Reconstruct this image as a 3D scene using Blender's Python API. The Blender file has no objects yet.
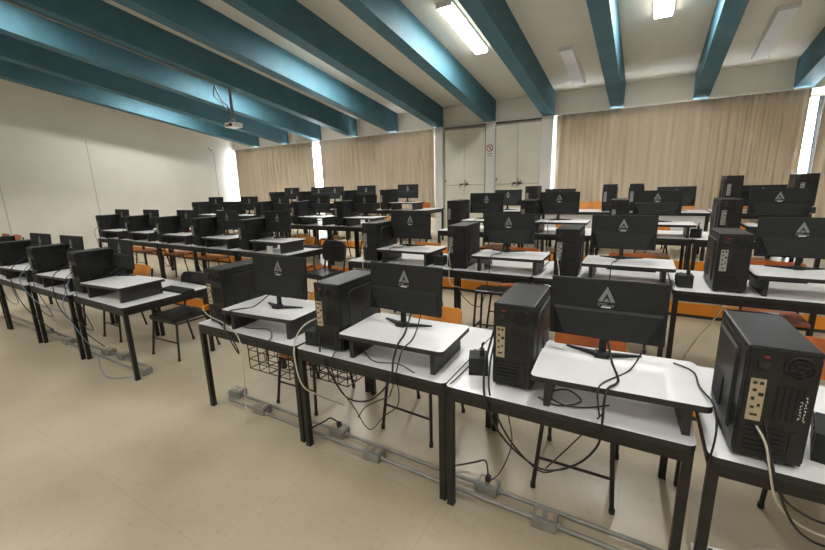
import bpy, bmesh, math, random
from mathutils import Vector, Matrix
random.seed(7)
SC = bpy.context.scene
COL = SC.collection
PI = math.pi
R = math.radians

# ------------------------------------------------------------------ materials
def mat(name, col, rough=0.5, metal=0.0, noise=0.0, scale=8.0, bump=0.0, emit=0.0, col2=None, spec=None):
    m = bpy.data.materials.new(name); m.use_nodes = True
    nt = m.node_tree; b = nt.nodes['Principled BSDF']
    b.inputs['Base Color'].default_value = (*col, 1)
    b.inputs['Roughness'].default_value = rough
    b.inputs['Metallic'].default_value = metal
    if spec is not None: b.inputs['Specular IOR Level'].default_value = spec
    if noise or bump or col2:
        tc = nt.nodes.new('ShaderNodeTexCoord')
        n = nt.nodes.new('ShaderNodeTexNoise'); n.inputs['Scale'].default_value = scale
        n.inputs['Detail'].default_value = 5
        nt.links.new(tc.outputs['Object'], n.inputs['Vector'])
        if noise or col2:
            rp = nt.nodes.new('ShaderNodeValToRGB')
            c2 = col2 or tuple(min(1, c*(1+noise)) for c in col)
            c1 = col if col2 else tuple(c*(1-noise) for c in col)
            rp.color_ramp.elements[0].color = (*c1, 1); rp.color_ramp.elements[0].position = .35
            rp.color_ramp.elements[1].color = (*c2, 1); rp.color_ramp.elements[1].position = .68
            nt.links.new(n.outputs['Fac'], rp.inputs['Fac'])
            nt.links.new(rp.outputs['Color'], b.inputs['Base Color'])
        if bump:
            bp = nt.nodes.new('ShaderNodeBump'); bp.inputs['Strength'].default_value = bump; bp.inputs['Distance'].default_value = .01
            nt.links.new(n.outputs['Fac'], bp.inputs['Height']); nt.links.new(bp.outputs['Normal'], b.inputs['Normal'])
    if emit:
        b.inputs['Emission Color'].default_value = (*col, 1); b.inputs['Emission Strength'].default_value = emit
    return m

M = dict(
    white=mat('white_laminate', (.75,.745,.75), .32, noise=.05, scale=3),
    edge=mat('black_edging', (.016,.016,.015), .5),
    steel=mat('black_painted_steel', (.0125,.012,.0105), .45, noise=.25, scale=14, spec=.4),
    board=mat('black_board', (.02,.02,.02), .5, noise=.2, scale=9),
    plastic=mat('black_plastic', (.0145,.0155,.0155), .6, noise=.12, scale=30, spec=.32),
    gloss=mat('glossy_black_glass', (.006,.006,.008), .08),
    case=mat('black_case_steel', (.0145,.0155,.016), .42, noise=.15, scale=12, spec=.35),
    case2=mat('dark_case_mesh', (.008,.008,.009), .6),
    plate=mat('beige_metal_plate', (.46,.375,.255), .45, .2),
    silver=mat('silver_metal_plate', (.34,.34,.325), .45, .3),
    red=mat('red_plastic', (.28,.015,.015), .4),
    emblem=mat('grey_print', (.23,.24,.245), .4, .3),
    sticker=mat('white_sticker', (.75,.75,.72), .5),
    tag=mat('grey_printed_text', (.2,.2,.2), .6),
    wood=mat('orange_plywood', (.62,.235,.04), .38, noise=.22, scale=5),
    wood2=mat('reddish_plywood', (.42,.105,.022), .4, noise=.25, scale=5),
    leather=mat('black_vinyl', (.017,.017,.017), .33, bump=.12, scale=60),
    legs=mat('brown_black_tube', (.028,.023,.018), .35, .3),
    cable=mat('black_cable', (.012,.012,.012), .5),
    cablew=mat('cream_cable', (.56,.52,.43), .5),
    cableb=mat('blue_cable', (.16,.24,.40), .5),
    yellow=mat('orange_plug', (.75,.27,.02), .4),
    galv=mat('galvanised_steel', (.27,.265,.24), .5, .3, noise=.12, scale=15),
    beam=mat('teal_beam_paint', (.055,.140,.182), .6, col2=(.068,.165,.212), scale=3, bump=.15, spec=.25),
    wall=mat('cream_wall_paint', (.69,.655,.58), .6, noise=.035, scale=1.2),
    ceil=mat('ceiling_paint', (.70,.665,.575), .7, noise=.03, scale=1.5),
    door=mat('cream_door_paint', (.70,.67,.545), .5, noise=.05, scale=2.0),
    column=mat('white_column_paint', (.70,.68,.64), .55, noise=.03, scale=2),
    groove=mat('dark_gap', (.36,.33,.28), .8),
    iron=mat('rusty_bolt_iron', (.10,.085,.06), .55, .5),
    orange=mat('orange_step_paint', (.74,.25,.015), .45, noise=.08, scale=3),
    dark=mat('dark_step_edge', (.035,.03,.025), .6),
    lamp=mat('white_lamp_metal', (.75,.75,.74), .4),
    lampoff=mat('lamp_diffuser_off', (.72,.72,.74), .35),
    projw=mat('projector_white', (.68,.66,.62), .4),
    grey=mat('grey_metal', (.12,.12,.12), .45, .4),
    alu=mat('window_aluminium', (.5,.5,.5), .35, .7),
)
def mat_emit(name, col, s):
    m = bpy.data.materials.new(name); m.use_nodes = True; nt = m.node_tree
    b = nt.nodes['Principled BSDF']; b.inputs['Base Color'].default_value = (*col,1)
    b.inputs['Emission Color'].default_value = (*col,1); b.inputs['Emission Strength'].default_value = s
    return m
M['lampon'] = mat_emit('lamp_diffuser_lit', (1.0,.985,.94), 25.0)
M['lampfront'] = mat_emit('lamp_diffuser_lit_near', (1.0,.985,.94), 20.0)
M['lampside'] = mat_emit('lamp_diffuser_lit_side', (1.0,.985,.94), 4.0)
def mat_glass():
    m = bpy.data.materials.new('window_glass'); m.use_nodes = True; nt = m.node_tree
    for n in list(nt.nodes): nt.nodes.remove(n)
    o = nt.nodes.new('ShaderNodeOutputMaterial'); mx = nt.nodes.new('ShaderNodeMixShader'); mx.inputs[0].default_value = .08
    t = nt.nodes.new('ShaderNodeBsdfTransparent'); g = nt.nodes.new('ShaderNodeBsdfGlossy'); g.inputs['Roughness'].default_value = .03
    nt.links.new(t.outputs[0], mx.inputs[1]); nt.links.new(g.outputs[0], mx.inputs[2]); nt.links.new(mx.outputs[0], o.inputs[0])
    return m
M['glass'] = mat_glass()
def mat_curtain(name, col):
    m = bpy.data.materials.new(name); m.use_nodes = True; nt = m.node_tree
    b = nt.nodes['Principled BSDF']; b.inputs['Roughness'].default_value = .85
    tc = nt.nodes.new('ShaderNodeTexCoord'); mp = nt.nodes.new('ShaderNodeMapping')
    mp.inputs['Scale'].default_value = (14, 14, .35)
    n = nt.nodes.new('ShaderNodeTexNoise'); n.inputs['Scale'].default_value = 1.0; n.inputs['Detail'].default_value = 4
    rp = nt.nodes.new('ShaderNodeValToRGB')
    rp.color_ramp.elements[0].position = .32; rp.color_ramp.elements[0].color = (*[c*.9 for c in col],1)
    rp.color_ramp.elements[1].position = .66; rp.color_ramp.elements[1].color = (*[c*1.05 for c in col],1)
    nt.links.new(tc.outputs['Object'], mp.inputs[0]); nt.links.new(mp.outputs[0], n.inputs['Vector'])
    nt.links.new(n.outputs['Fac'], rp.inputs[0]); nt.links.new(rp.outputs[0], b.inputs['Base Color'])
    tr = nt.nodes.new('ShaderNodeBsdfTranslucent'); nt.links.new(rp.outputs[0], tr.inputs['Color'])
    mx = nt.nodes.new('ShaderNodeMixShader'); mx.inputs[0].default_value = .16
    out = nt.nodes['Material Output']
    nt.links.new(b.outputs[0], mx.inputs[1]); nt.links.new(tr.outputs[0], mx.inputs[2]); nt.links.new(mx.outputs[0], out.inputs[0])
    return m
M['curtain'] = mat_curtain('beige_curtain_cloth', (.53,.455,.355))
M['curtain2'] = mat_curtain('blue_grey_curtain_edge', (.16,.19,.23))
def mat_floor():
    m = bpy.data.materials.new('beige_vinyl_floor'); m.use_nodes = True; nt = m.node_tree
    b = nt.nodes['Principled BSDF']; b.inputs['Roughness'].default_value = .34
    tc = nt.nodes.new('ShaderNodeTexCoord')
    n1 = nt.nodes.new('ShaderNodeTexNoise'); n1.inputs['Scale'].default_value = .9; n1.inputs['Detail'].default_value = 6
    n2 = nt.nodes.new('ShaderNodeTexNoise'); n2.inputs['Scale'].default_value = 26; n2.inputs['Detail'].default_value = 6; n2.inputs['Roughness'].default_value=.7
    for n in (n1, n2): nt.links.new(tc.outputs['Object'], n.inputs['Vector'])
    r1 = nt.nodes.new('ShaderNodeValToRGB')
    r1.color_ramp.elements[0].position = .3; r1.color_ramp.elements[0].color = (.36,.305,.21,1)
    r1.color_ramp.elements[1].position = .7; r1.color_ramp.elements[1].color = (.52,.45,.33,1)
    r2 = nt.nodes.new('ShaderNodeValToRGB')
    r2.color_ramp.elements[0].position = .28; r2.color_ramp.elements[0].color = (.55,.52,.47,1)
    r2.color_ramp.elements[1].position = .45; r2.color_ramp.elements[1].color = (1,1,1,1)
    nt.links.new(n1.outputs['Fac'], r1.inputs[0]); nt.links.new(n2.outputs['Fac'], r2.inputs[0])
    mx = nt.nodes.new('ShaderNodeMix'); mx.data_type='RGBA'; mx.blend_type='MULTIPLY'; mx.inputs['Factor'].default_value = .4
    nt.links.new(r1.outputs[0], mx.inputs['A']); nt.links.new(r2.outputs[0], mx.inputs['B'])
    br = nt.nodes.new('ShaderNodeTexBrick'); br.offset = 0
    br.inputs['Scale'].default_value = 1; br.inputs['Brick Width'].default_value = .9; br.inputs['Row Height'].default_value = .9
    br.inputs['Mortar Size'].default_value = .004; br.inputs['Mortar Smooth'].default_value = .3
    br.inputs['Color1'].default_value = (1,1,1,1); br.inputs['Color2'].default_value = (.94,.94,.93,1); br.inputs['Mortar'].default_value = (.72,.68,.6,1)
    nt.links.new(tc.outputs['Object'], br.inputs['Vector'])
    m2 = nt.nodes.new('ShaderNodeMix'); m2.data_type='RGBA'; m2.blend_type='MULTIPLY'; m2.inputs['Factor'].default_value = .32
    nt.links.new(mx.outputs['Result'], m2.inputs['A']); nt.links.new(br.outputs['Color'], m2.inputs['B'])
    nt.links.new(m2.outputs['Result'], b.inputs['Base Color'])
    rr = nt.nodes.new('ShaderNodeMapRange'); rr.inputs['To Min'].default_value=.26; rr.inputs['To Max'].default_value=.5
    nt.links.new(n1.outputs['Fac'], rr.inputs['Value']); nt.links.new(rr.outputs['Result'], b.inputs['Roughness'])
    return m
M['floor'] = mat_floor()

# ------------------------------------------------------------------ mesh builder
class MB:
    def __init__(s): s.v=[]; s.f=[]; s.m=[]; s.sm=[]
    def add(s, vs, fs, m=0, smooth=False):
        o=len(s.v); s.v += [tuple(v) for v in vs]
        for f in fs: s.f.append([i+o for i in f]); s.m.append(m); s.sm.append(smooth)
        return s
    def box(s, c, d, m=0, bev=0.0, rot=None):
        if bev:
            bm=bmesh.new(); bmesh.ops.create_cube(bm,size=1)
            for v in bm.verts: v.co=Vector((v.co.x*d[0],v.co.y*d[1],v.co.z*d[2]))
            bmesh.ops.bevel(bm, geom=bm.edges[:], offset=bev, segments=2, affect='EDGES', profile=.6)
            bm.verts.index_update()
            vs=[v.co.copy() for v in bm.verts]; fs=[[v.index for v in f.verts] for f in bm.faces]; bm.free()
        else:
            x,y,z=d[0]/2,d[1]/2,d[2]/2
            vs=[Vector(p) for p in ((-x,-y,-z),(x,-y,-z),(x,y,-z),(-x,y,-z),(-x,-y,z),(x,-y,z),(x,y,z),(-x,y,z))]
            fs=[(0,3,2,1),(4,5,6,7),(0,1,5,4),(1,2,6,5),(2,3,7,6),(3,0,4,7)]
        if rot is not None: vs=[rot@v for v in vs]
        return s.add([v+Vector(c) for v in vs], fs, m)
    def hexa(s, p, m=0):   # 8 points: bottom ring then top ring
        return s.add(p, [(0,3,2,1),(4,5,6,7),(0,1,5,4),(1,2,6,5),(2,3,7,6),(3,0,4,7)], m)
    def prism(s, poly, a, b, axis='z', m=0, mside=None, caps=True):
        n=len(poly)
        def P(u,w,t): return {'z':(u,w,t),'y':(u,t,w),'x':(t,u,w)}[axis]
        vs=[P(u,w,a) for u,w in poly]+[P(u,w,b) for u,w in poly]
        if caps: s.add(vs, [list(range(n))[::-1], list(range(n,2*n))], m)
        return s.add(vs, [(i,(i+1)%n,n+(i+1)%n,n+i) for i in range(n)], m if mside is None else mside)
    def tube(s, pts, r, m=0, seg=8, closed=False):
        pts=[Vector(p) for p in pts]; n=len(pts); vs=[]; up=None
        for i,p in enumerate(pts):
            if closed: t=(pts[(i+1)%n]-pts[i-1])
            else: t=(pts[min(i+1,n-1)]-pts[max(i-1,0)])
            t=t.normalized() if t.length>1e-9 else Vector((0,0,1))
            if up is None:
                up=Vector((0,0,1)) if abs(t.z)<.9 else Vector((1,0,0))
            a=up-t*up.dot(t); a=a.normalized() if a.length>1e-6 else t.orthogonal().normalized(); up=a; b=t.cross(a)
            rr=r[i] if isinstance(r,(list,tuple)) else r
            for k in range(seg):
                th=2*PI*k/seg; vs.append(p+a*math.cos(th)*rr+b*math.sin(th)*rr)
        fs=[]
        for i in range(n if closed else n-1):
            j=(i+1)%n
            for k in range(seg): fs.append((i*seg+k,i*seg+(k+1)%seg,j*seg+(k+1)%seg,j*seg+k))
        s.add(vs,fs,m,True)
        if not closed: s.add(vs[:seg],[list(range(seg))[::-1]],m); s.add(vs[-seg:],[list(range(seg))],m)
        return s
    def cyl(s, p, q, r, m=0, seg=16): return s.tube([p,q],r,m,seg)
    def mesh(s, name, mats):
        me=bpy.data.meshes.new(name); me.from_pydata(s.v,[],s.f)
        for x in mats: me.materials.append(M[x])
        me.polygons.foreach_set('material_index', s.m); me.polygons.foreach_set('use_smooth', s.sm)
        me.validate(); 
        bm=bmesh.new(); bm.from_mesh(me); bmesh.ops.recalc_face_normals(bm,faces=bm.faces[:]); bm.to_mesh(me); bm.free()
        return me
    def obj(s, name, mats, parent=None, loc=(0,0,0), rz=0):
        if isinstance(mats,str): mats=[mats]
        o=bpy.data.objects.new(name, s.mesh(name,mats)); COL.objects.link(o)
        o.location=loc; o.rotation_euler=(0,0,rz)
        if parent is not None: o.parent=parent
        return o
def tag(o, label, cat, group=None):
    o['label']=label; o['category']=cat
    if group: o['group']=group
    return o
def thing(name, label, cat, loc=(0,0,0), rz=0, group=None):
    o=bpy.data.objects.new(name,None); COL.objects.link(o); o.location=loc; o.rotation_euler=(0,0,rz); o.empty_display_size=.1
    return tag(o,label,cat,group)
def struct(o): o['kind']='structure'; return o
KIDS={}
def copy_tree(root, loc, rz, label, group=None):
    def cp(o, par):
        c=o.copy(); COL.objects.link(c)
        if par is not None: c.parent=par; c.matrix_parent_inverse=o.matrix_parent_inverse.copy()
        for k in [k for k in ALLKIDS(o)]: cp(k,c)
        return c
    c=cp(root,None); c.location=loc; c.rotation_euler=(0,0,rz); c['label']=label
    if group: c['group']=group
    return c
def ALLKIDS(o): return o.children
USED={}
def place(kind, builder, loc, rz, label, group):   # the first time moves the built one, then copies
    if kind not in USED:
        r=builder(); USED[kind]=r; r.location=loc; r.rotation_euler=(0,0,rz); r['label']=label; r['group']=group; return r
    return copy_tree(USED[kind],loc,rz,label,group)
def rrect(w,d,r,n=5):
    p=[]
    for cx,cy,a0 in ((w/2-r,d/2-r,0),(-w/2+r,d/2-r,90),(-w/2+r,-d/2+r,180),(w/2-r,-d/2+r,270)):
        for i in range(n+1):
            a=R(a0+90*i/n); p.append((cx+r*math.cos(a),cy+r*math.sin(a)))
    return p
def spline(pts, n=7):
    P=[Vector(p) for p in pts]; out=[]
    for i in range(len(P)-1):
        a=P[max(i-1,0)];b=P[i];c=P[i+1];d=P[min(i+2,len(P)-1)]
        for k in range(n):
            t=k/n; out.append(.5*((2*b)+(c-a)*t+(2*a-5*b+4*c-d)*t*t+(3*b-a-3*c+d)*t**3))
    out.append(P[-1]); return out

# ------------------------------------------------------------------ camera
H=1.85
F,YAW,PIT,ROL=395.56,-0.536433,0.221846,0.0275508
cy_,sy_=math.cos(YAW),math.sin(YAW)
fwd=Vector((sy_*math.cos(PIT),cy_*math.cos(PIT),-math.sin(PIT)))
r0=Vector((cy_,-sy_,0)); d0=fwd.cross(r0)
rt=r0*math.cos(ROL)+d0*math.sin(ROL); dn=-r0*math.sin(ROL)+d0*math.cos(ROL)
cd=bpy.data.cameras.new('camera'); cam=bpy.data.objects.new('camera',cd); COL.objects.link(cam)
cd.sensor_width=36; cd.sensor_fit='HORIZONTAL'; cd.lens=F/825*36; cd.clip_start=.02; cd.clip_end=100
mw=Matrix.Identity(4)
for i in range(3): mw[i][0]=rt[i]; mw[i][1]=-dn[i]; mw[i][2]=-fwd[i]
mw[2][3]=H
cam.matrix_world=mw; SC.camera=cam

# ------------------------------------------------------------------ room shell
YW=10.2; XL=-13.85; XR=6.4; YF=-3.2; SL=math.tan(.158); ZB=3.36; ZC=3.87
def zceil(y): return ZC+(YW-y)*SL
def zbeam(y): return ZB+(YW-y)*SL
TIER=[0,.18,.36,.54]; TY=[None,3.48,5.70,7.68]
m=MB(); m.box(((XL+XR)/2,(YF+YW)/2,-.1),(XR-XL+.4,YW-YF+.4,.2)); struct(m.obj('floor','floor'))
for i in (1,2,3):
    m=MB(); y0=TY[i]; m.box(((XL+XR)/2,(y0+YW)/2,TIER[i]/2+TIER[i-1]/2),(XR-XL,YW-y0,TIER[i]-TIER[i-1]))
    struct(m.obj('floor_step.%03d'%i,'floor'))
    m=MB(); m.box(((XL+XR)/2,y0-.008,TIER[i]-.07),(XR-XL,.016,.14)); m.box(((XL+XR)/2,y0-.004,TIER[i-1]+.02),(XR-XL,.010,.038),1)
    struct(m.obj('trim_%d'%i,['orange','dark']))
m=MB(); x0,x1=XL-.2,XR+.2
m.hexa([(x0,YF,zceil(YF)),(x1,YF,zceil(YF)),(x1,YW+.2,zceil(YW+.2)),(x0,YW+.2,zceil(YW+.2)),(x0,YF,zceil(YF)+.2),(x1,YF,zceil(YF)+.2),(x1,YW+.2,zceil(YW+.2)+.2),(x0,YW+.2,zceil(YW+.2)+.2)])
struct(m.obj('ceiling','ceil'))
def slopewall(name,xa,xb,mt='wall'):
    m=MB(); m.hexa([(xa,YF,0),(xb,YF,0),(xb,YW+.2,0),(xa,YW+.2,0),(xa,YF,zceil(YF)),(xb,YF,zceil(YF)),(xb,YW+.2,zceil(YW+.2)),(xa,YW+.2,zceil(YW+.2))])
    return struct(m.obj(name,mt))
slopewall('wall_left',XL-.2,XL); slopewall('wall_right',XR,XR+.2)
m=MB(); m.box(((XL+XR)/2,YF-.1,zceil(YF)/2),(XR-XL+.4,.2,zceil(YF))); struct(m.obj('wall_front','wall'))
# panel joints of the left wall
for k,(ya,yb) in enumerate(((9.33,9.33),(5.46,5.46),(3.48,3.48))):
    m=MB(); m.box((XL+.002,ya,1.55),(.006,.012,3.6 if k else 3.4)); struct(m.obj('trim_%d'%(5+k),'groove'))
# far wall: low wall, band over the windows, door section
m=MB()
m.box(((XL+XR)/2,YW+.1,.5),(XR-XL,.2,1.0))
m.box(((XL+XR)/2,YW+.1,3.565),(XR-XL,.2,.59))
m.box((-3.6,YW+.1,2.2),(3.1,.2,2.4))
struct(m.obj('wall_back','wall'))
m=MB(); m.box(((XL+XR)/2,YW-.035,ZB+.0),(XR-XL,.07,.03)); struct(m.obj('trim_8','column'))
for k,(a,b,dep) in enumerate(((-5.15,-4.93,.16),(-3.74,-3.49,.05),(-2.33,-2.06,.16))):
    m=MB(); m.box(((a+b)/2,YW-dep/2,1.93),(b-a,dep,2.83)); struct(m.obj('column' if k==0 else 'column.%03d'%k,'column'))
# closet doors set in the far wall
for n,(a,b) in enumerate(((-4.91,-3.76),(-3.47,-2.35))):
    w=b-a; z0=.6; z1=3.31
    m=MB(); m.box(((a+b)/2,YW-.012,(z0+z1)/2),(w,.02,z1-z0)); 
    dr=struct(m.obj('door_%d'%(n+1),'groove'))
    zs=1.83
    for xa,xb in ((a+.008,(a+b)/2-.003),((a+b)/2+.003,b-.008)):
        for za,zb_ in ((z0,zs-.006),(zs+.006,z1-.05)):
            m=MB(); m.box(((xa+xb)/2,YW-.03,(za+zb_)/2),(xb-xa,.03,zb_-za),0,.004)
            struct(m.obj('door_panel','door',dr))
    xm=(a+b)/2
    m=MB()
    m.tube([(xm-.13,YW-.06,zs+.02),(xm-.02,YW-.06,zs+.02)],.009); m.tube([(xm+.02,YW-.06,zs+.01),(xm+.15,YW-.06,zs+.01)],.009)
    m.tube([(xm-.11,YW-.06,zs+.02),(xm-.11,YW-.08,zs-.07)],.009); m.tube([(xm+.03,YW-.06,zs-.05),(xm+.03,YW-.06,zs+.14)],.009)
    m.box((xm-.06,YW-.05,zs+.02),(.05,.02,.05)); m.box((xm+.06,YW-.05,zs+.02),(.06,.02,.06)); m.tube([(xm+.1,YW-.06,zs+.02),(xm+.1,YW-.08,zs+.09)],.008)
    struct(m.obj('door_bolt','iron',dr))
    m=MB(); m.box((a+.03,YW-.05,zs+.12),(.02,.02,.07)); struct(m.obj('door_hinge','iron',dr))
# windows behind the curtains
def window(n,a,b,mull):
    z0,z1=1.0,3.27; y=YW+.1
    m=MB(); t=.06
    for x in [a+t/2]+mull+[b-t/2]: m.box((x,y,(z0+z1)/2),(t,.06,z1-z0))
    for z in (z0+t/2,2.35,z1-t/2): m.box(((a+b)/2,y,z),(b-a,.05,t if z!=2.35 else .035))
    o=struct(m.obj('window_%d'%n,'alu'))
    xs=[a]+mull+[b]
    for i in range(len(xs)-1):
        m=MB(); m.box(((xs[i]+xs[i+1])/2,y,(z0+z1)/2),(xs[i+1]-xs[i]-.05,.006,z1-z0-.05)); struct(m.obj('window_pane','glass',o))
window(1,XL,-5.15,[-12.0,-10.5,-8.2,-6.7]); window(2,-2.05,XR,[-.6,.9,2.05,4.0])
# beams
bx=[(2.08,2.34)]+[(e-.25,e) for e in (.83,-.645,-2.085,-3.505,-4.965,-6.41,-7.90,-9.37,-10.88,-12.38)]+[(3.55,3.81),(4.99,5.25)]
for k,(a,b) in enumerate(bx):
    m=MB(); y0,y1=YF,YW
    m.hexa([(a,y0,zbeam(y0)),(b,y0,zbeam(y0)),(b,y1,zbeam(y1)),(a,y1,zbeam(y1)),(a,y0,zceil(y0)),(b,y0,zceil(y0)),(b,y1,zceil(y1)),(a,y1,zceil(y1))])
    struct(m.obj('ceiling_beam' if k==0 else 'ceiling_beam.%03d'%k,'beam'))

# ------------------------------------------------------------------ curtains
def curtain(label,a,b,z0,z1,y,pitch,amp,mt='curtain',slant=0.0,seed=0):
    rnd=random.Random(seed); n=int((b-a)/.022); rows=14; vs=[]; ph=0; prof=[]
    for i in range(n+1):
        ph+=2*PI*.022/pitch*(1+.35*math.sin(i*.031+seed)+.25*rnd.uniform(-1,1)); prof.append((ph,amp*(.75+.4*math.sin(i*.05+seed*2))))
    for j in range(rows+1):
        t=j/rows; z=z1+(z0-z1)*t
        for i in range(n+1):
            u=i/n; p,am=prof[i]
            vs.append((a+(b-a)*u+slant*t*(u-.5)*2+.006*math.sin(p*.5+t*3), y+am*(.45+.55*min(1,t*3))*math.sin(p+.35*math.sin(t*2.2+i*.02)), z))
    fs=[(j*(n+1)+i,j*(n+1)+i+1,(j+1)*(n+1)+i+1,(j+1)*(n+1)+i) for j in range(rows) for i in range(n)]
    m=MB(); m.add(vs,fs,0,True)
    o=m.obj('curtain',mt); md=o.modifiers.new('thickness','SOLIDIFY'); md.thickness=.004
    return tag(o,label,'curtain','beige curtains along the far wall')
curtain('beige pleated curtain in the far left corner beside the white wall',-13.62,-9.66,.95,3.335,10.06,.14,.04,seed=1)
curtain('beige pleated curtain left of the cream closet doors',-9.34,-5.17,.95,3.335,10.06,.15,.042,seed=2)
curtain('wide beige curtain right of the cream closet doors',-1.99,2.31,.95,3.335,10.06,.17,.046,seed=3)
curtain('beige curtain at the right edge beyond the bright gap',2.475,5.6,.95,3.3,10.0,.16,.04,slant=0,seed=4)
o=curtain('narrow blue grey curtain edge beside the bright gap',2.425,2.53,1.0,3.2,10.11,.2,.02,mt='curtain2',slant=-.03,seed=5)  # narrow strip of blue grey cloth at the curtain edge
o['group']='dark curtain edges'
m=MB(); m.cyl((-13.8,10.07,3.345),(-5.17,10.07,3.345),.012); tag(m.obj('curtain_rail','column'),'thin white curtain rail left of the closet doors','rail')
m=MB(); m.cyl((-2.02,10.07,3.345),(6.2,10.07,3.345),.012); tag(m.obj('curtain_rail','column'),'thin white curtain rail right of the closet doors','rail')

# ------------------------------------------------------------------ ceiling lamps, projector, sign
def lamp(label,x,ya,yb,on):
    za,zb_=zceil(ya),zceil(yb); L=math.hypot(yb-ya,zb_-za); ang=math.atan2(zb_-za,yb-ya)
    t=thing('ceiling_lamp',label,'ceiling lamp',(x,(ya+yb)/2,(za+zb_)/2),0,'fluorescent ceiling lamps between the beams')
    t.rotation_euler=(ang,0,0)
    m=MB(); m.box((0,0,-.012),(.27,L,.024),0,.004); m.obj('housing','lamp',t)
    m=MB(); y0,y1=-L/2+.02,L/2-.02
    P=[(-.12,-.024),(.12,-.024),(.105,-.07),(-.105,-.07)]
    vs=[(u,y,w) for y in (y0,y1) for u,w in P]
    m.add(vs,[(0,1,5,4),(1,2,6,5),(3,0,4,7),(0,3,2,1),(4,5,6,7)],1).add(vs,[(2,3,7,6)],0)
    lm=('lampon' if ya>5 else 'lampfront') if on else 'lampoff'
    m.obj('diffuser',[lm,'lampside' if on else 'lampoff'],t)
    for s in (-1,1):
        m=MB(); m.box((0,s*(L/2-.01),-.045),(.25,.02,.055),0,.003); m.obj('end_cap','lamp',t)
lamp('lit white ceiling lamp left of the beam that ends over the closet doors',-2.92,6.05,7.65,True)
lamp('lit white ceiling lamp at the top edge, right of the closet doors',-.06,6.05,7.67,True)
lamp('unlit white ceiling lamp above the left end of the wide curtain',-1.51,8.12,9.75,False)
lamp('unlit white ceiling lamp above the right end of the wide curtain',1.46,8.12,9.73,False)
hid=['lit ceiling lamp hidden behind the third blue beam left of the closet doors','lit ceiling lamp behind the blue beam nearest the projector','lit ceiling lamp in the bay nearest the left wall']
for x,l in zip((-5.7,-8.6,-11.55),hid): lamp(l,x,6.05,7.65,True)
for x,l in zip((-8.6,-.06,2.9),('left','middle right','right')):
    lamp('lit ceiling lamp of the near row over the front floor, %s bay'%l,x,1.6,3.2,True)
for x,l in zip((-8.6,-5.7,-2.92,-.06,2.9),('left','middle left','middle','middle right','right')):  # unseen lamp row, added for light on the front floor and monitor backs
    lamp('unseen lit ceiling lamp added behind the camera to brighten the front, %s bay'%l,x,-2.4,-.8,True)
def projector():
    X,Y=-8.05,6.0
    t=thing('ceiling_projector','small white projector hanging from a dark pole under a blue beam','projector',(X,Y,3.2))
    m=MB(); m.box((0,0,.055),(.30,.24,.10),0,.015); m.obj('body','projw',t)
    m=MB(); m.cyl((.07,-.12,.055),(.07,-.15,.055),.035); m.obj('lens','gloss',t)
    m=MB(); m.box((-.05,-.122,.05),(.14,.006,.05)); m.obj('vent_grille','grey',t)
    m=MB(); m.tube([(-.1,-.05,.11),(-.02,0,.2)],.012); m.tube([(.1,-.05,.11),(.02,0,.2)],.012); m.tube([(0,.1,.11),(0,0,.2)],.012); m.obj('mount_arm','grey',t)
    m=MB(); m.cyl((0,0,.18),(0,0,zbeam(Y)-3.2),.032); m.obj('pole','grey',t)
    m=MB(); m.box((0,0,zbeam(Y)-3.2-.012),(.14,.14,.02)); m.obj('ceiling_plate','grey',t)
    m=MB(); zt=zbeam(Y-.2)
    m.tube(spline([(X-.09,Y-.30,zt-.03),(X-.13,Y-.22,zt-.14),(X-.10,Y-.14,zt-.33),(X-.05,Y-.06,3.66),(X-.06,Y-.05,3.5)]),.014,0,6); m.tube(spline([(X-.09,Y-.30,zt-.03),(X-.16,Y-.28,zt-.22),(X-.13,Y-.16,3.72),(X-.07,Y-.06,3.52)]),.010,0,6)
    tag(m.obj('projector_cable','cable'),'black cables looping from the beam down to the projector','cable')
    m=MB(); pts=[(X-.06,y,zbeam(y)-.018) for y in (-3.0,0,3,5.7)]; m.tube(pts,.016,0,8); tag(m.obj('ceiling_conduit','galv'),'pale thin conduit along the underside of a blue beam to the projector','conduit')
projector()
t=thing('prohibition_sign','small white sign with red crossed circle on the column between closet doors','sign',(-3.63,YW-.053,2.66))
m=MB(); m.box((0,0,0),(.19,.006,.36)); m.obj('sign_board','column',t)
m=MB(); m.tube([(.08*math.cos(a*PI/12),-.006,.08+.08*math.sin(a*PI/12)) for a in range(24)],.010,0,6,True); m.tube([(-.055,-.006,.135),(.055,-.006,.025)],.009,0,6); m.obj('red_ring','red',t)
m=MB(); m.box((0,-.005,.075),(.018,.004,.09),0,0,Matrix.Rotation(R(-40),3,'Y')); m.box((.02,-.005,.11),(.02,.004,.03)); m.obj('pictogram','edge',t)
m=MB()
for zz,w in ((-.06,.15),(-.115,.13)):
    for i in range(7): m.box((-w/2+w*(i+.5)/7,-.004,zz),(w/9,.003,.022))
m.obj('lettering','tag',t)
t=thing('wall_sensor','small white sensor box on the left wall near the far corner','sensor',(XL,9.2,3.36))
m=MB(); m.box((.05,0,0),(.1,.14,.07),0,.01); m.obj('sensor_body','lamp',t)
m=MB(); m.cyl((.06,0,-.03),(.06,0,-.09),.02); m.obj('sensor_eye','edge',t)

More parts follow.
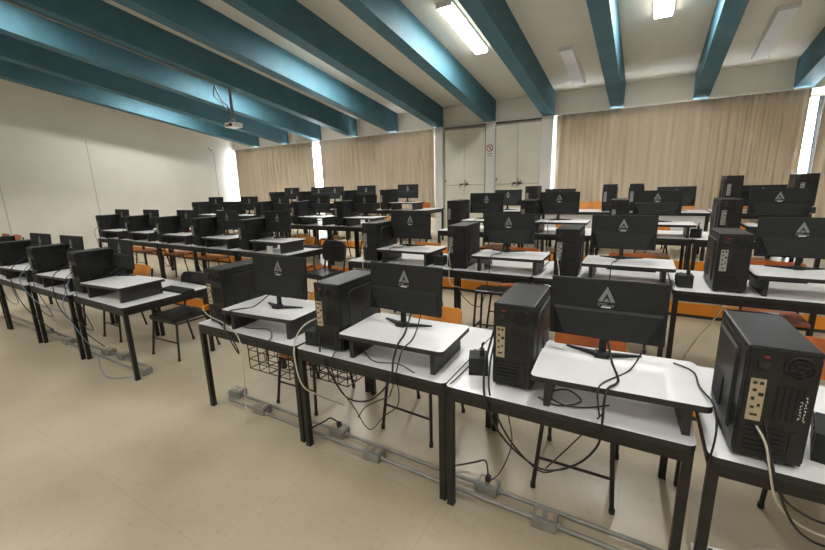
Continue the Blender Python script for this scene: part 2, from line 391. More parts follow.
# ------------------------------------------------------------------ station furniture (local: -y faces the front of the room)
def build_desk(w=1.142,d=.92,h=.77,basket=None):
    t=thing('computer_desk','x','desk')
    m=MB(); m.prism(rrect(w,d,.035),h-.03,h,'z',0,1); m.obj('tabletop',['white','edge'],t)
    m=MB(); a=.022; z=h-.03-.028; hh=.056
    m.box((0,-d/2+.008+a/2,z),(w-.03,a,hh)); m.box((0,d/2-.07,z),(w-.05,a,hh))
    for s in (-1,1): m.box((s*(w/2-.01-a/2),-.03,z),(a,d-.09,hh))
    m.obj('apron_frame','steel',t)
    for sx in (-1,1):
        for y in (-d/2+.027,d/2-.075):
            m=MB(); m.box((sx*(w/2-.025),y,(h-.03)/2+.004),(.039,.039,h-.038),0,.003); lg=m.obj('leg','steel',t)
            m=MB(); m.box((sx*(w/2-.025),y,.005),(.042,.042,.012),0,.002); m.obj('leg_cap','edge',lg)
    if basket:
        m=MB(); r=.0045; x0,x1,y0,y1,za,zb_=basket
        for k in range(4):
            zz=za+(zb_-za)*k/3; m.tube([(x0,y0,zz),(x1,y0,zz),(x1,y1,zz),(x0,y1,zz)],r,0,6,True)
        for k in range(5):
            x=x0+(x1-x0)*k/4; m.tube([(x,y0,zb_),(x,y0,za),(x,y1,za),(x,y1,zb_)],r,0,6)
        for k in range(5):
            y=y0+(y1-y0)*k/4; m.tube([(x0,y,zb_),(x0,y,za),(x1,y,za),(x1,y,zb_)],r,0,6)
        m.obj('wire_basket','legs',t)
    return t
def build_riser(w=.73,d=.47):
    t=thing('monitor_riser','x','monitor stand')
    m=MB(); m.prism(rrect(w,d,.03),.137,.166,'z',0,1); m.obj('top_board',['white','edge'],t)
    for s in (-1,1):
        m=MB(); m.box((s*(w/2-.078),.008,.0685),(.03,d-.05,.137)); m.obj('side_support','board',t)
    return t
def build_monitor():
    t=thing('computer_monitor','x','monitor')
    W,z0,z1=.555,.088,.408; tl=Matrix.Rotation(R(-4),3,'X')
    def T(mb): mb.v=[tuple(tl@(Vector(v)-Vector((0,0,.2)))+Vector((0,0,.2))) for v in mb.v]; return mb
    m=MB(); m.box((0,0,(z0+z1)/2),(W,.022,z1-z0),0,.004); T(m).obj('housing','plastic',t)
    m=MB(); m.box((0,.0115,(z0+z1)/2+.006),(W-.014,.003,z1-z0-.024)); T(m).obj('screen','gloss',t)
    zs=.250
    m=MB(); f=-.011; b=-.042
    zt=zs; zb_=z0+.012
    A=[(-.262,f,zb_),(.262,f,zb_),(.262,f,zt),(-.262,f,zt)]; B=[(-.195,b,zb_+.006),(.195,b,zb_+.006),(.252,b+.012,zt-.012),(-.252,b+.012,zt-.012)]
    m.add(A+B,[(4,5,6,7),(0,1,5,4),(1,2,6,5),(2,3,7,6),(3,0,4,7)])
    for q in (-1,1): m.prism([(q*.262,zb_+.004),(q*.203,zb_+.008),(q*.2605,zt-.04)],-.0112,-.0135,'y',1)
    T(m).obj('rear_cover',['plastic','case2'],t)
    m=MB(); m.box((.03,-.032,zb_+.001),(.17,.016,.012)); T(m).obj('port_strip','case2',t)
    # the grey triangular emblem with its strokes, and the printed line and sticker below it
    m=MB(); cx,cz,s=-.0,.331,.041
    L=[(-s,-s*.98),(-s*.48,-s*.98),(0,s*.12),(0,s*1.05)]; 
    m.prism([(cx+u,cz+w) for u,w in L],-.0105,-.0125,'y'); m.prism([(cx-u,cz+w) for u,w in L],-.0105,-.0125,'y')
    m.prism([(cx-.015,cz-s*.98),(cx+.015,cz-s*.98),(cx,cz-s*.5)],-.0105,-.0122,'y')
    T(m).obj('emblem','emblem',t)
    m=MB()
    for i in range(5): m.box((-.036+.009*i,-.0118,.279),(.006,.0014,.006))
    m.box((-.035,-.0118,.270),(.008,.0014,.006)); m.box((.033,-.0118,.271),(.005,.0014,.014)); m.box((.005,-.0118,.2705),(.05,.0012,.004))
    T(m).obj('printed_text','tag',t)
    m=MB(); m.box((0,-.0118,.262),(.046,.0014,.007)); T(m).obj('sticker','sticker',t)
    m=MB(); m.box((0,-.022,.085),(.036,.018,.155),0,.003); m.box((0,-.036,.135),(.075,.02,.03),0,.004); m.obj('neck','plastic',t)
    m=MB(); m.box((0,-.045,.014),(.07,.06,.028),0,.006); m.obj('stand_block','plastic',t)
    for s in (-1,1):
        m=MB(); p=Vector((s*.02,-.04,.012)); q=Vector((s*.185,.035,.004)); n=(q-p).normalized(); o=Vector((-n.y,n.x,0))*.016
        m.hexa([p+o+Vector((0,0,-.012)),p-o+Vector((0,0,-.012)),q-o*.4+Vector((0,0,-.004)),q+o*.4+Vector((0,0,-.004)),p+o+Vector((0,0,.01)),p-o+Vector((0,0,.01)),q-o*.4+Vector((0,0,.003)),q+o*.4+Vector((0,0,.003))])
        m.obj('stand_leg','plastic',t)
    return t
def build_tower(pm='plate'):
    t=thing('computer_tower','x','computer tower')
    w,d,h=.205,.49,.455; y0=-d/2; zf=.015
    m=MB(); m.box((0,0,zf+h/2),(w,d-.02,h),0,.005); m.box((0,0,zf+h-.012),(w+.004,d-.016,.02),0,.003); m.obj('case_body','case',t)
    m=MB(); m.box((0,d/2-.012,zf+h/2),(w+.004,.03,h+.004),0,.008); m.obj('front_bezel','gloss',t)
    for s in (-1,1):
        x=s*(w/2+.002)
        m=MB(); m.prism([(y0+.02,zf+.01),(d/2-.03,zf+.01),(d/2-.03,zf+h-.03),(y0+.02,zf+h-.03)],x-.002,x+.003,'x')
        # raised field with a rounded upper corner, as pressed into the sheet
        poly=[(y0+.10,zf+.05)]+[(y0+.10+.045*(1-math.cos(a*PI/10)),zf+h-.10+.045*math.sin(a*PI/10)) for a in range(6)]+[(d/2-.05,zf+h-.055),(d/2-.05,zf+.05)]
        xi,xo=(x,x+.011) if s>0 else (x-.011,x)
        n=len(poly); cyy=sum(p[0] for p in poly)/n; czz=sum(p[1] for p in poly)/n
        inn=[(cyy+(p[0]-cyy)*.93,czz+(p[1]-czz)*.93) for p in poly]
        xa,xb=(x,x+.012) if s>0 else (x,x-.012)
        vs=[(xa,p[0],p[1]) for p in poly]+[(xb,p[0],p[1]) for p in inn]
        m.add(vs,[(i,(i+1)%n,n+(i+1)%n,n+i) for i in range(n)]+[list(range(n,2*n))])
        sp=m.obj('side_panel','case',t)
        m=MB(); pl=rrect(.15,.15,.02,3); m.prism([(u+.06,v+zf+.15) for u,v in pl],xb-.002*s,xb+.005*s,'x'); m.obj('panel_vent','case2',sp)
    m=MB(); m.box((0,y0+.008,zf+h/2),(w-.012,.01,h-.014)); rear=m.obj('rear_panel','case',t)
    yr=y0+.002
    m=MB()
    m.box((-.055,yr,zf+h-.055),(.07,.004,.075)); m.obj('power_supply','case2',rear)
    m=MB(); m.box((-.05,yr-.003,zf+h-.036),(.016,.004,.008)); m.obj('red_switch','red',rear)
    m=MB(); m.box((-.055,yr-.005,zf+h-.068),(.036,.012,.024),0,.003); m.obj('power_socket','edge',rear)
    m=MB(); fx,fz=.045,zf+h-.065
    m.tube([(fx+.042*math.cos(a*PI/12),yr-.003,fz+.042*math.sin(a*PI/12)) for a in range(24)],.004,0,6,True)
    m.tube([(fx+.026*math.cos(a*PI/12),yr-.003,fz+.026*math.sin(a*PI/12)) for a in range(24)],.003,0,6,True)
    m.tube([(fx+.011*math.cos(a*PI/6),yr-.003,fz+.011*math.sin(a*PI/6)) for a in range(12)],.004,0,6,True)
    for a in range(4): m.tube([(fx+.012*math.cos(a*PI/2+.4),yr-.002,fz+.012*math.sin(a*PI/2+.4)),(fx+.042*math.cos(a*PI/2+.4),yr-.002,fz+.042*math.sin(a*PI/2+.4))],.004,0,6)
    m.obj('fan_grille','case',rear)
    m=MB(); m.box((fx,yr+.0015,fz),(.085,.003,.085)); m.obj('fan_opening','case2',rear)
    m=MB(); m.box((-.062,yr-.001,zf+.245),(.046,.006,.17)); pl=m.obj('port_plate',pm,rear)
    for k,(x,z,a,b) in enumerate(((-.072,.315,.016,.018),(-.052,.315,.016,.018),(-.07,.285,.016,.016),(-.05,.27,.022,.02),(-.072,.25,.014,.02),(-.07,.215,.016,.014),(-.052,.225,.012,.016),(-.062,.185,.03,.012))):
        m=MB(); m.box((x,yr-.004,zf+z),(a*.7,.006,b*.62)); m.obj('port','edge',pl)
    m=MB(); m.box((.035,yr+.001,zf+.245),(.085,.004,.13)); m.obj('case_vent','case2',rear)
    m=MB()
    for i in range(5): m.box((.0+.018*i,yr-.002,zf+.245),(.005,.005,.13))
    m.obj('vent_bars','case',rear)
    m=MB()
    for i in range(6): m.box((-.02,yr-.001,zf+.03+.02*i),(.12,.005,.012))
    m.box((.062,yr-.001,zf+.08),(.02,.005,.12)); m.obj('slot_covers','case2',rear)
    for sx in (-1,1):
        for yy in (-.17,.17):
            m=MB(); m.box((sx*.08,yy,.008),(.03,.05,.016),0,.003); m.obj('foot','edge',t)
    return t
def build_regulator():
    t=thing('voltage_regulator','x','voltage regulator')
    m=MB(); m.prism([(-.075,0),(.075,0),(.075,.075),(.045,.105),(-.075,.105)],-.055,.055,'x'); m.obj('body','plastic',t)
    m=MB()
    for i in range(4): m.box((-.056,-.03+.036*i,.055),(.003,.022,.05))
    m.obj('socket_panel','edge',t)
    m=MB(); m.box((.02,-.02,.12),(.026,.03,.05),0,.004); m.tube(spline([(.02,-.02,.14),(.02,-.02,.17),(.03,-.01,.18)]),.006,0,6); m.obj('plug','edge',t)
    m=MB(); m.box((-.02,.05,.1),(.02,.016,.014)); m.obj('switch','red',t)
    return t
def tubechair(t, lm, w=.44, d=.47, sh=.43, bt=.9, splay=.03):
    for s in (-1,1):
        m=MB(); m.tube([(s*(w/2),-d/2+.0,.012),(s*(w/2-splay),-d/2+.05,sh)],.0125,0,8); l=m.obj('leg',lm,t)
        m=MB(); m.cyl((s*(w/2),-d/2,0),(s*(w/2),-d/2,.03),.016); m.obj('leg_cap','edge',l)
        m=MB(); m.tube(spline([(s*(w/2),d/2+.05,.012),(s*(w/2-.015),d/2-.02,sh-.03),(s*(w/2-.03),d/2-.0,sh+.12),(s*(w/2-.03),d/2+.06,bt-.04)],5),.0125,0,8); l=m.obj('leg',lm,t)
        m=MB(); m.cyl((s*(w/2),d/2+.05,0),(s*(w/2),d/2+.05,.03),.016); m.obj('leg_cap','edge',l)
    m=MB()
    m.tube([(-w/2+splay,-d/2+.05,sh-.008),(w/2-splay,-d/2+.05,sh-.008)],.011); m.tube([(-w/2+.015,d/2-.02,sh-.02),(w/2-.015,d/2-.02,sh-.02)],.011)
    for s in (-1,1): m.tube([(s*(w/2-splay),-d/2+.05,sh-.01),(s*(w/2-.02),d/2-.02,sh-.02)],.011)
    m.obj('seat_frame',lm,t)
    m=MB(); z=.2; k=z/sh; m.tube([(-w/2+splay*k,-d/2+.05*k,z),(w/2-splay*k,-d/2+.05*k,z)],.009); m.obj('stretcher',lm,t)
def curvedpanel(m,w,z0,z1,y,depth,th,rad=.035,tilt=.05,nx=12,nz=5):
    # bent plywood: rounded outline, arc in plan
    out=rrect(w,z1-z0,rad,4); zc=(z0+z1)/2; n=len(out)
    def f(u,v,o): return (u, y+depth*(1-(2*u/w)**2)+tilt*(v/(z1-z0))+o, zc+v)
    rings=[1,.66,.33]
    for o,flip in ((0,False),(th,True)):
        vs=[]; 
        for k in rings: vs+= [f(u*k,v*k,o) for u,v in out]
        vs.append(f(0,0,o)); fs=[]
        for q in range(2): fs+=[(q*n+i,q*n+(i+1)%n,(q+1)*n+(i+1)%n,(q+1)*n+i) for i in range(n)]
        fs+=[(2*n+i,2*n+(i+1)%n,3*n) for i in range(n)]
        m.add(vs,fs,0,True)
    vs=[f(u,v,0) for u,v in out]+[f(u,v,th) for u,v in out]
    m.add(vs,[(i,(i+1)%n,n+(i+1)%n,n+i) for i in range(n)])
def build_chair(wd='wood',basket=False):
    t=thing('school_chair','x','chair'); tubechair(t,'legs')
    m=MB(); m.prism(rrect(.41,.42,.06),.437,.452,'z'); m.obj('seat',wd,t)
    m=MB(); curvedpanel(m,.43,.665,.90,.235,.025,.012); m.obj('backrest',wd,t)
    if basket:
        m=MB(); r=.004; x0,x1,y0,y1,za,zb_=-.19,.19,-.17,.19,.26,.41
        for z in (za,(za+zb_)/2,zb_): m.tube([(x0,y1,z),(x0,y0,z),(x1,y0,z),(x1,y1,z)],r,0,6)
        for i in range(6):
            x=x0+(x1-x0)*i/5; m.tube([(x,y0,zb_),(x,y0,za),(x,y1,za)],r,0,6)
        for i in range(5):
            y=y0+(y1-y0)*i/4; m.tube([(x0,y,zb_),(x0,y,za),(x1,y,za),(x1,y,zb_)],r,0,6)
        m.obj('wire_basket','legs',t)
    return t
def build_padded():
    t=thing('padded_chair','x','chair'); tubechair(t,'edge',w=.48,d=.46,sh=.42,bt=.86)
    m=MB(); m.box((0,-.005,.455),(.46,.44,.065),0,.03); m.obj('seat','leather',t)
    m=MB(); curvedpanel(m,.46,.60,.90,.22,.03,.045,.07); m.obj('backrest','leather',t)
    return t
def build_keyboard():
    t=thing('keyboard','x','keyboard')
    m=MB(); m.prism([(-.07,0),(.07,0),(.07,.022),(-.07,.012)],-.22,.22,'x'); m.obj('base','plastic',t)
    m=MB()
    for r_ in range(5):
        for c in range(14): m.box((-.19+.029*c,-.05+.025*r_,.0165+.0018*r_),(.024,.02,.008))
    m.obj('keys','edge',t)
    return t

ORD=['first','second','third','fourth','fifth','sixth']
ROWN=['front row','second row','third row','back row']
def yaw(a): return R(a)
# every row: front edge, desk centres from the aisle outward, monitor / tower / riser offsets
ROWS=[
 dict(r=0,side='right',yf=1.80,desk=[-2.63,-1.465,-.315,.86],my=[.27,.36,.43,.43],mr=[3,-1,2,0],mon=[-2.45,-1.35,-.145,None],tow=[-2.985,-1.785,-.56,.465],ris=[-2.50,-1.295,-.075,None],ty=[.05,.06,.125,.03],ra=[5,3,4,0]),
 dict(r=0,side='left',yf=1.72,desk=[-4.86,-6.01,-7.16,-8.31],mr=[-1,3,4,4],mon=[-5.15,-6.34,-7.25,None],tow=[-5.41,-6.5,-7.64,-8.8],ris=[-4.81,-5.93,-7.10,None],ra=[5,5,5,5]),
 dict(r=1,side='right',yf=3.83,desk=[-2.8,-1.59,-.37,.85],mon=[-2.61,-1.33,-.19,1.10],tow=[-3.08,-1.86,-.67,.635],ris=[-2.58,-1.33,-.13,1.1]),
 dict(r=1,side='left',yf=3.80,desk=[-5.1,-6.31,-7.52,-8.73,-9.94],mon=[-5.04,-6.3,-7.57,-8.85,-10.0],tow=[-5.57,-6.85,-8.06,-9.27,-10.48],ris=[-5.05,-6.29,-7.53,-8.74,-9.95]),
 dict(r=2,side='right',yf=5.78,desk=[-2.5,-1.29,-.08,1.13],mon=[-2.34,-1.18,.10,1.36],tow=[-2.84,-1.6,-.35,.865],ris=[-2.32,-1.1,.13,1.29]),
 dict(r=2,side='left',yf=5.78,desk=[-5.0,-6.21,-7.42,-8.63,-9.84],mon=[-4.91,-6.13,-7.31,-8.42,-9.7],tow=[-5.38,-6.6,-7.80,-9.02,-10.23],ris=[-4.86,-6.09,-7.29,-8.48,-9.71]),
 dict(r=3,side='left',yf=7.75,desk=[-5.05,-6.26,-7.47,-8.68,-9.89],mon=[-5.18,-6.44,-7.54,-8.15,-9.2],tow=[-5.69,-6.96,None,-8.62,-9.70],ris=[-5.14,-6.39,-7.47,-8.12,-9.19],rw=[.75,.75,.6,.55,.6]),
]
for row in ROWS:
    if row['r']:
        row['ris']=[v*.953+.06 for v in row['mon']]
        for k,f in (('desk',.947),('mon',(.972,.964,.953)[row['r']-1]),('tow',.947)): row[k]=[None if v is None else v*f for v in row[k]]
BK={'right':'right block','left':'left block'}
def nm(i,r,side): return '%s from the aisle, %s, %s'%(ORD[i],ROWN[r],BK[side])
for row in ROWS:
    r,side,yf,z=row['r'],row['side'],row['yf'],TIER[row['r']]
    for i,x in enumerate(row['desk']):
        n=nm(i,r,side); a=R(1.3) if side=='right' else R(-.6); rnd=random.Random(r*100+i*7+(side=='left')*31)
        dy=[.0,.0,.0,-.02][i] if (r==0 and side=='right') else (-.03*min(i,2) if r==0 else rnd.uniform(-.02,.02))
        y=yf+dy
        bk={(0,'right',0):(-.05,.40,-.38,-.05,.44,.68),(0,'right',1):(-.53,-.19,-.38,.0,.53,.68)}.get((r,side,i))
        place('desk' if not bk else 'desk%d'%i,build_desk if not bk else (lambda:build_desk(basket=bk)),(x,y+.46,z),a*.6,'white-topped black steel desk, '+n,'white-topped computer desks in rows')
        zt=z+.77
        rx=row['ris'][i]; zm=zt
        if rx is not None:
            narrow='rw' in row and row['rw'][i]<.7
            place('riser_s' if narrow else 'riser',(lambda:build_riser(.54,.46)) if narrow else build_riser,(rx,y+.262,zt+.0005),R(row['ra'][i]) if 'ra' in row else a+R(rnd.uniform(-.8,.8)),'white board on black supports under monitor, '+n,'monitor risers on the desks')
            zm=zt+.167
        if row['mon'][i] is not None:
            place('monitor',build_monitor,(row['mon'][i],y+(row['my'][i] if 'my' in row else .43),zm),R(1.5)+R(rnd.uniform(-2,2)) if r else R(row['mr'][i]),'black monitor with grey triangle emblem, '+n,'black monitors on the desks')
        if row['tow'][i] is not None:
            place('tower' if r==0 and side=='right' else 'tower_s',build_tower if r==0 and side=='right' else (lambda:build_tower('silver')),(row['tow'][i],y+.245+(row.get('ty') or [.06]*6)[i],zt),a+R(1.0),'black computer tower, '+n,'black computer towers on the desks')
# back row of the right block: one long desk with a white front panel, one plain desk each side
z=TIER[3]
t=thing('panelled_desk','long white-topped desk with a white front panel below the wide curtain','desk',(-.44,8.12,z))
m=MB(); m.prism(rrect(2.58,.8,.03),.74,.77,'z',0,1); m.obj('tabletop',['white','edge'],t)
m=MB(); m.box((0,-.36,.54),(2.5,.02,.40)); m.obj('front_panel','white',t)
m=MB(); m.box((0,-.372,.73),(2.54,.02,.02)); m.obj('panel_edging','edge',t)
for sx in (-1,1):
    m=MB(); m.box((sx*1.265,-.37,.50),(.03,.03,.48)); m.obj('panel_edging','edge',t)
for sx in (-1,1):
    for yy in (-.35,.35):
        m=MB(); m.box((sx*1.255,yy,.37),(.05,.05,.74)); m.obj('leg','steel',t)
place('desk',build_desk,(-2.33,8.2,z),0,'white-topped black desk left of the long white-panelled desk, back row','white-topped computer desks in rows')
place('desk',build_desk,(1.45,8.2,z),0,'white-topped black desk right of the long white-panelled desk, back row','white-topped computer desks in rows')
zt=z+.77
for x,y,l in ((-2.49,8.1,'left of the small tower, in front of the closet doors'),(-1.48,8.1,'peeking over the one with curtain gap behind it'),(.385,8.1,'half hidden behind another, middle of the long panelled desk')):
    place('monitor',build_monitor,(x,y,zt-.045 if False else zt),0,'black back row monitor %s'%l,'black monitors on the desks')
place('monitor',build_monitor,(1.5,8.1,zt),0,'black back row monitor below the right end of the wide curtain','black monitors on the desks')
for x,l,dz in ((-1.97,'standing before the closet door',0),(-.61,'at the left part of the long panelled desk, beside bare curtain',0),(-.20,'second on the long panelled desk',0),(1.10,'left of the monitor by the curtain end',.09),(1.93,'right of the monitor by the bright gap',.09)):
    if dz:
        m=MB(); m.box((x,8.05,zt+dz/2),(.26,.5,dz)); tag(m.obj('support_block','board'),'black block lifting the back row tower %s'%l,'block','black blocks under back row towers')
    place('tower_s',lambda:build_tower('silver'),(x,8.05,zt+dz),R(1),'black back row tower %s'%l,'black computer towers on the desks')

# voltage regulators, keyboards
for x,y,zz,rz,l in ((-.785,2.06,.77,20,'on the front desk between two towers, left of the third tower'),(-1.96,1.95,.77,5,'beside the second front tower, right block'),(.32,4.0,.95,4,'left of the tower nearest the right edge, second row'),(-2.02,4.05,.95,8,'left of the second tower, second row, right block'),(.54,6.0,1.13,-10,'below the white panel, third row desk'),(.73,2.02,.77,-14,'right of the nearest tower at the right edge')):
    o=place('regulator',build_regulator,(x,y,zz),R(rz),'black voltage regulator box '+l,'black voltage regulators on the desks')
o.scale=(1.35,1.6,1.15)
for x,y,zz,l in ((-4.5,2.36,.77,'behind the riser at the aisle end of the left front desk'),(-4.5,4.50,.95,'at the aisle end of the left block, second row'),(1.0,4.55,.95,'under the riser of the rightmost second row desk'),(-.1,4.55,.95,'under the third riser, second row, right block')):
    place('keyboard',build_keyboard,(x,y,zz),R(2),'black keyboard '+l,'black keyboards on the desks')

# chairs
def chair(kind,x,y,r,rz,l):
    b={'wood':lambda:build_chair('wood'),'wood2':lambda:build_chair('wood2'),'basket':lambda:build_chair('wood',True),'padded':build_padded}[kind]
    d={'wood':'orange plywood chair ','wood2':'reddish plywood chair ','basket':'wire basket chair ','padded':'black padded chair '}[kind]
    return place('chair_'+kind,b,(x,y,TIER[r] if isinstance(r,int) else r),R(rz),d+l,'chairs behind the desks')
def bh(i,r,side): return 'behind the %s desk from the aisle, %s, %s'%(ORD[i],ROWN[r],BK[side])
chair('wood',-2.47,2.36,0,2,bh(0,0,'right')); chair('wood',-1.41,2.47,0,-3,bh(1,0,'right')); chair('wood2',-.25,2.42,0,1,bh(2,0,'right'))
chair('wood2',.95,2.85,0,-6,bh(3,0,'right'))
chair('padded',-4.64,2.42,0,4,'at the aisle end of the left front desk'); chair('wood',-5.88,2.42,0,0,bh(1,0,'left')); chair('wood',-7.1,2.5,0,0,bh(2,0,'left'))
for i,x in enumerate((-2.6,-1.3,-.12,1.05)): chair('wood' if i in (0,) else 'wood2',x,4.5,1,(i*37%9)-4,bh(i,1,'right'))
chair('padded',-4.02,4.2,1,-6,'in the aisle at the end of the second row, left block')
for i,x in enumerate((-4.9,-6.0,-7.15,-8.3,-9.4)): chair('wood' if i in (0,2) else 'wood2',x,4.5,1,(i*23%9)-4,bh(i,1,'left'))
for i,x in enumerate((-2.2,-1.05,.1,1.2)): chair('wood',x,6.45,2,(i*31%9)-4,bh(i,2,'right'))
for i,x in enumerate((-4.7,-5.8,-6.9,-8.05,-9.25)): chair('wood',x,6.45,2,(i*29%9)-4,bh(i,2,'left'))
for i,x in enumerate((-4.85,-6.0,-7.0,-8.2)): chair('wood2',x,8.45,3,(i*29%9)-4,bh(i,3,'left'))
for x,l in ((-.99,'standing alone against the wide curtain, back row'),(.52,'half hidden behind the long panelled desk monitor'),(1.5,'behind the rightmost back row desk'),(-2.2,'before the right closet door, back row')):
    chair('wood',x,8.6,3,2,l)
for k,(x,y,l) in enumerate(((-10.9,2.5,'lower one stacked by the left wall, nearer the desks'),(-11.55,2.5,'lower one stacked by the left wall, at the photo edge'))):
    chair('wood2',x,y,0,0,l); chair('wood2',x,y+.05,.20,0,l.replace('lower one stacked','upper one stacked'))
# tall black stool before the second row
t=thing('stool','black stool with cross bars standing before the second row desks','stool',(-1.28,3.70,TIER[1]),R(3))
m=MB(); m.box((0,0,.63),(.3,.26,.03),0,.012); m.obj('seat','leather',t)
for sx in (-1,1):
    for sy in (-1,1):
        m=MB(); m.tube([(sx*.16,sy*.13,0),(sx*.13,sy*.1,.6),(sx*.11,sy*.09,.62)],.012); m.obj('leg','edge',t)
m=MB()
for sx in (-1,1): m.tube([(sx*.15,-.12,.25),(sx*.15,.12,.25)],.009)
m.tube([(-.15,0,.25),(.15,0,.25)],.009); m.obj('cross_bar','edge',t)

# ------------------------------------------------------------------ floor conduits and outlet boxes
for y,l in ((1.93,'nearer'),(2.03,'farther')):
    m=MB(); m.tube([(-3.1,y,.022),(-2,y-.005,.022),(-.5,y-.01,.022),(1.3,y-.01,.022)],.0125)
    tag(m.obj('floor_conduit','galv'),'%s galvanised pipe along the floor under the right front desks'%l,'conduit','floor conduits')
for y,l in ((1.84,'nearer'),(1.94,'farther')):
    m=MB(); m.tube([(-8.6,y-.03,.022),(-6,y-.02,.022),(-4.45,y,.022)],.0125)
    tag(m.obj('floor_conduit','galv'),'%s galvanised pipe along the floor under the left front desks'%l,'conduit','floor conduits')
def build_outlet():
    t=thing('outlet_box','x','outlet box')
    m=MB(); m.box((0,0,.03),(.13,.10,.06),0,.006); m.obj('box_body','galv',t)
    m=MB(); m.box((0,0,.0615),(.12,.09,.004),0,.001); p=m.obj('cover_plate','galv',t)
    for s in (-1,1):
        m=MB(); m.box((s*.03,0,.0645),(.03,.045,.003)); m.obj('socket','plate',p)
        m=MB(); m.cyl((s*.065,0,.022),(s*.085,0,.022),.019); m.obj('connector','galv',t)
    return t
for k,(x,y,rz,l) in enumerate(((-3.12,2.03,10,'with open cover at the left end of the right floor pipes'),(-2.69,1.95,3,'second from the left on the right floor pipes'),(-1.89,2.02,0,'with a black plug beside the second front desk leg'),(-1.5,1.93,2,'under the second front desk, empty sockets'),(-.70,2.02,0,'with a plug under the third front desk'),(-.34,1.93,3,'nearest to the bottom edge under the third front desk'),(-4.42,1.86,4,'at the aisle end of the left floor pipes'),(-5.05,1.95,0,'with a plug under the first left desk'),(-5.36,1.93,8,'beside a plugged one under the first left desk'),(-6.25,1.85,0,'under the second left desk'),(-7.0,1.88,0,'under the third left desk'))):
    place('outlet',build_outlet,(x,y,0),R(rz),'grey floor outlet box '+l,'floor outlet boxes')
t=thing('power_plug','black plug in the floor outlet under the second front desk','plug',(-1.89,2.02,.066)); m=MB(); m.box((0,0,.02),(.03,.03,.04),0,.006); m.obj('plug_body','edge',t)
t=thing('power_plug','black plug in the floor outlet under the third front desk','plug',(-.70,2.02,.066)); m=MB(); m.box((0,0,.02),(.03,.03,.04),0,.006); m.obj('plug_body','edge',t)
t=thing('power_plug','orange network plug behind the first tower of the right block','plug',(-3.11,1.87,.905)); m=MB(); m.box((0,-.03,0),(.03,.05,.045),0,.006); m.obj('plug_body','yellow',t)

t=thing('power_strip','white power strip lying on the floor below the nearest right desk','power strip',(.42,2.12,0),R(12))
m=MB(); m.box((0,0,.02),(.16,.06,.04),0,.008); m.obj('strip_body','lamp',t)
for q in (-.045,.0,.045):
    m=MB(); m.box((q,0,.0415),(.022,.026,.003)); m.obj('socket','edge',t)
# ------------------------------------------------------------------ cables
def cable(label,pts,r=.006,mt='cable'):
    m=MB(); m.tube(spline(pts,6),r,0,6); return tag(m.obj('cable',mt),label,'cable','loose computer cables')
cable('thick black cable bundle drooping below the third front desk',[(-0.661,1.96,1.076),(-0.677,1.88,0.922),(-0.664,1.82,0.806),(-0.632,1.79,0.719),(-0.596,1.88,0.523),(-0.507,2.0,0.331),(-0.366,2.0,0.286),(-0.214,2.0,0.375),(-0.115,1.93,0.563),(-0.093,1.785,0.78),(-0.092,1.79,0.88),(-0.084,1.815,0.943),(-0.048,1.92,0.943),(-0.089,2.12,0.943),(-0.121,2.2,1.03)],.006)
cable('second black cable beside the bundle under the third front desk',[(-.645,1.955,1.06),(-.65,1.87,.90),(-.62,1.81,.75),(-.54,1.9,.48),(-.40,2.0,.27),(-.3,2.02,.30)],.005)
cable('thin black cable rising from the bundle to the third front desk',[(-0.09,1.82,0.824),(-0.15,1.87,0.70),(-0.245,2.0,0.48),(-0.365,2.02,0.285)],.004)
cable('thin black cable crossing the third front riser board',[(0.049,2.19,1.03),(-0.006,2.067,0.943),(-0.106,1.87,0.943),(-0.121,1.80,0.92),(-0.106,1.785,0.82)],.004)
cable('black cable looping below the second front desk',[(-1.323,2.2,1.02),(-1.257,2.002,0.943),(-1.20,1.83,0.943),(-1.215,1.795,0.85),(-1.236,1.775,0.716),(-1.497,1.9,0.457),(-1.74,1.95,0.395),(-1.757,1.80,0.684),(-1.827,1.82,0.763),(-1.854,1.88,0.946)],.006)
cable('thin black cable hanging beside the loop under the second desk',[(-1.249,2.2,1.02),(-1.235,2.12,.943),(-1.158,1.921,.943),(-1.15,1.80,.93),(-1.186,1.79,.81),(-1.23,1.775,.643),(-1.35,1.9,.52),(-1.6,2.0,.33),(-1.68,2.0,.22)],.004)
cable('white network cable drooping from the second front tower',[(-1.90,1.90,0.979),(-1.935,1.8,0.949),(-1.985,1.76,0.853),(-2.011,1.76,0.71),(-1.972,1.77,0.515),(-1.915,1.85,0.414),(-1.915,2.0,0.287),(-1.899,2.1,0.205)],.005,'cablew')
cable('thin cream cable hanging from the first front desk to the floor',[(-3.12,1.82,.90),(-3.017,1.80,0.86),(-2.78,1.79,0.82),(-2.62,1.78,0.70),(-2.673,1.8,0.255),(-2.638,1.758,0.01)],.004,'cablew')
cable('black cable hanging below the first front desk',[(-2.66,2.18,1.02),(-2.653,1.974,0.943),(-2.695,1.866,0.943),(-2.74,1.79,0.93),(-2.80,1.785,0.81),(-2.719,1.77,0.70),(-2.668,1.79,0.60),(-2.72,1.79,0.70),(-2.9,1.81,0.82),(-3.06,1.86,0.95)],.005)
cable('short black cable plugged into the floor outlet at the second desk',[(-2.071,1.815,0.01),(-2.079,1.9,0.054),(-1.965,1.95,0.132),(-1.932,1.98,0.15),(-1.89,2.02,0.10)],.006)
cable('wavy black cable between the second and third front desks',[(-0.894,1.84,0.75),(-0.89,1.80,.66),(-0.904,1.87,0.541),(-0.94,1.9,0.345),(-0.96,2.0,0.1),(-0.928,2.112,0.03),(-0.835,2.15,0.06),(-0.74,2.08,0.15),(-0.70,2.02,0.10)],.006)
